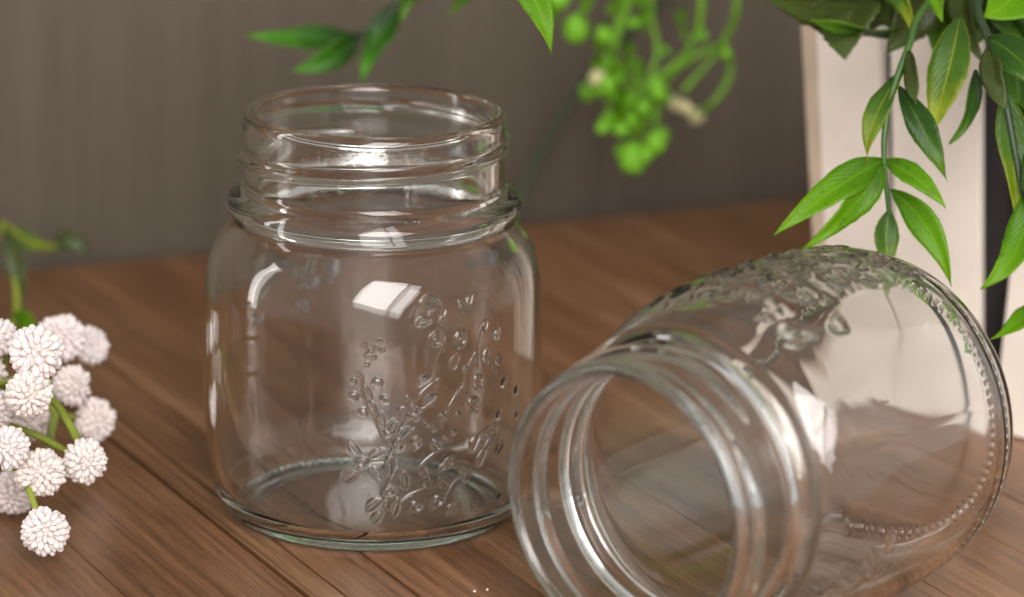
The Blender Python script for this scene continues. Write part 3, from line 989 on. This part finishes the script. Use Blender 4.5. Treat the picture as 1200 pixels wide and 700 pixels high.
def head_mesh(seed):
    """dome of knob-tipped florets packed on a core, unit radius"""
    r = np.random.default_rng(seed)
    vs, fs_, o = [], [], 0
    vs.append(PV * [.66, .66, .52])
    fs_.append(PF + o)
    o += len(PV)
    for th, cnt, ln, wd in ((8, 4, .17, .10), (24, 8, .20, .11), (41, 13, .24, .135), (58, 16, .27, .15), (75, 18, .29, .155), (92, 18, .30, .158), (109, 17, .28, .15), (124, 13, .25, .14)):
        for k in range(cnt):
            a = 2 * math.pi * (k + r.uniform(-.22, .22)) / cnt + th
            t = math.radians(th + r.uniform(-6, 6))
            d = np.array([math.sin(t) * math.cos(a), math.sin(t) * math.sin(a), math.cos(t)])
            y = np.array([-math.sin(a), math.cos(a), 0])
            x = np.cross(y, d)
            lean = r.uniform(.05, .5)                       # petals open outwards
            d2 = d * math.cos(lean) + x * math.sin(lean)
            x2 = np.cross(y, d2)
            k_ = r.uniform(.8, 1.18)
            R = np.stack([x2, y, d2], 1)
            T = PV.copy()
            f_ = .55 + .45 * np.clip((T[:, 2] + 1) / 1.2, 0, 1)     # narrow base, round tip
            T = T * np.stack([f_, f_, np.ones_like(f_)], 1) * [wd * .78 * k_, wd * k_, ln]
            T[:, 0] += .05 * (T[:, 2] / ln + 1) ** 2 * r.uniform(.2, 1)
            c = d * np.array([1, 1, .80]) * (.92 - ln * .75) * r.uniform(.92, 1.06)
            vs.append(T @ R.T + c)
            fs_.append(PF + o)
            o += len(PV)
    V, Fc = np.concatenate(vs), np.concatenate(fs_)
    me = bpy.data.meshes.new('flower_head')
    me.from_pydata(V.tolist(), [], Fc.tolist())
    me.polygons.foreach_set('use_smooth', np.ones(len(me.polygons), bool))
    me.materials.append(PETAL)
    return me


HM = [head_mesh(k) for k in range(4)]
hub = at(-40, 470, -.005)
heads = [(42, 414, -.040, 34, (0, -1, .5)), (34, 462, -.045, 33, (.1, -1, -.1)), (72, 396, .030, 30, (.2, -.6, .8)), (107, 405, .045, 27, (.8, -.5, .5)), (84, 452, .020, 27, (.7, -.7, 0)),
         (112, 492, .030, 29, (.8, -.6, .1)), (100, 541, -.030, 29, (.5, -.9, .1)), (48, 554, -.040, 33, (.1, -1, .2)), (10, 525, -.045, 31, (-.2, -1, .2)), (14, 578, -.015, 28, (-.1, -1, -.3)),
         (-2, 396, -.010, 27, (-.3, -.8, .6)), (40, 492, .015, 28, (0, -.9, -.2)), (-8, 480, -.030, 30, (-.5, -.8, .2)), (-20, 440, -.01, 30, (-.5, -.8, .4))]
for i, (x, y, Y, r, d) in enumerate(heads):
    c = at(x, y, Y)
    o = bpy.data.objects.new('flower_head', HM[i % 4])
    COL.objects.link(o)
    o.parent = fs
    s = r * rnd.uniform(0.96, 1.12) * (Y - CAM[1]) / F
    o.location = c - fs.location
    o.scale = (s * rnd.uniform(.94, 1.06), s * rnd.uniform(.94, 1.06), s * rnd.uniform(.85, 1.08))
    q = Vector(d).to_track_quat('Z', 'Y')
    o.rotation_mode = 'QUATERNION'
    o.rotation_quaternion = q
    back = c - Vector(d).normalized() * s * .5
    mid = back.lerp(hub, .4) - Vector(d).normalized() * .008
    tube('stem', [back, mid, hub.lerp(Vector((hub.x - .01, hub.y, hub.z - .003)), rnd.random())], .0009, .0010, YSTEM, fs)
# the low flower that touches the table
c = at(53, 623, -.052)
o = bpy.data.objects.new('flower_head', HM[1])
COL.objects.link(o)
o.parent = fs
s = 33 * 1.0 * (-.052 - CAM[1]) / F
o.location = c - fs.location
o.scale = (s, s, s)
o.rotation_mode = 'QUATERNION'
o.rotation_quaternion = Vector((.05, -.7, .6)).to_track_quat('Z', 'Y')
tube('stem', [c + Vector((-.002, .003, .002)), at(38, 585, -.046), at(20, 540, -.03), at(-10, 490, -.015), hub], .0008, .0011, YSTEM, fs)
tube('stem', [at(94, 522, -.026), at(78, 492, -.018), at(58, 468, -.008), at(10, 455, 0.0), hub], .0011, .0011, YSTEM, fs)
tube('stem', [at(56, 545, -.03), at(60, 505, .0), at(62, 478, .012), at(20, 450, .01), hub], .0012, .0011, YSTEM, fs)
gz = at(-150, 520, -.01)
tube('stem', [hub, at(-95, 500, -.008), gz, at(-260, 560, -.01), Vector((at(-400, 590, -.01).x, 0.0, .004))], .0014, .0018, YSTEM, fs)

ls = thing('leafy_sprig', 'out of focus yellow green sprig behind the white flowers', 'sprig', at(0, 400, .10))
tube('stem', [ground(-110, 430, .002), at(-20, 400, .12), at(18, 372, .13), at(14, 310, .15), at(2, 262, .17), at(30, 282, .18), at(66, 290, .185)], .0012, .0008, YSTEM, ls)
pleaf(ls, (4, 270), (22, 375), .15, .14, 22, OLIVE, (8, 0), .002, roll=10)
pleaf(ls, (0, 262), (70, 292), .18, .185, 20, YTIP, (0, 6), .002, roll=10)
pleaf(ls, (60, 292), (106, 302), .185, .185, 26, OLIVE, (2, -14), .002, roll=-10)
pleaf(ls, (17, 374), (46, 394), .128, .115, 24, BRIGHT, (0, -6), .002, roll=10)
pleaf(fs, (-40, 468), (16, 452), -.005, -.008, 22, BRIGHT, (0, -4), .002, roll=10)

# two crumbs on the table
for k, (x, y, lab) in enumerate([(556, 693, 'tiny pale crumb on the table in front of the jars, nearer the left'), (571, 691, 'tiny pale crumb on the table beside its twin, nearer the lying jar')]):
    g = ground(x, y, 0.0004)
    bm = bmesh.new()
    bmesh.ops.create_icosphere(bm, subdivisions=2, radius=0.0004)
    for q in bm.verts:
        q.co *= 1 + 0.35 * math.sin(q.co.x * 9000 + k) * math.cos(q.co.y * 7000)
        q.co.z *= 0.7
    me = bpy.data.meshes.new('crumb')
    bm.to_mesh(me)
    bm.free()
    me.materials.append(WHITE)
    o = bpy.data.objects.new('crumb', me)
    COL.objects.link(o)
    o.location = g
    tag(o, lab, 'crumb', 'crumbs on the table')
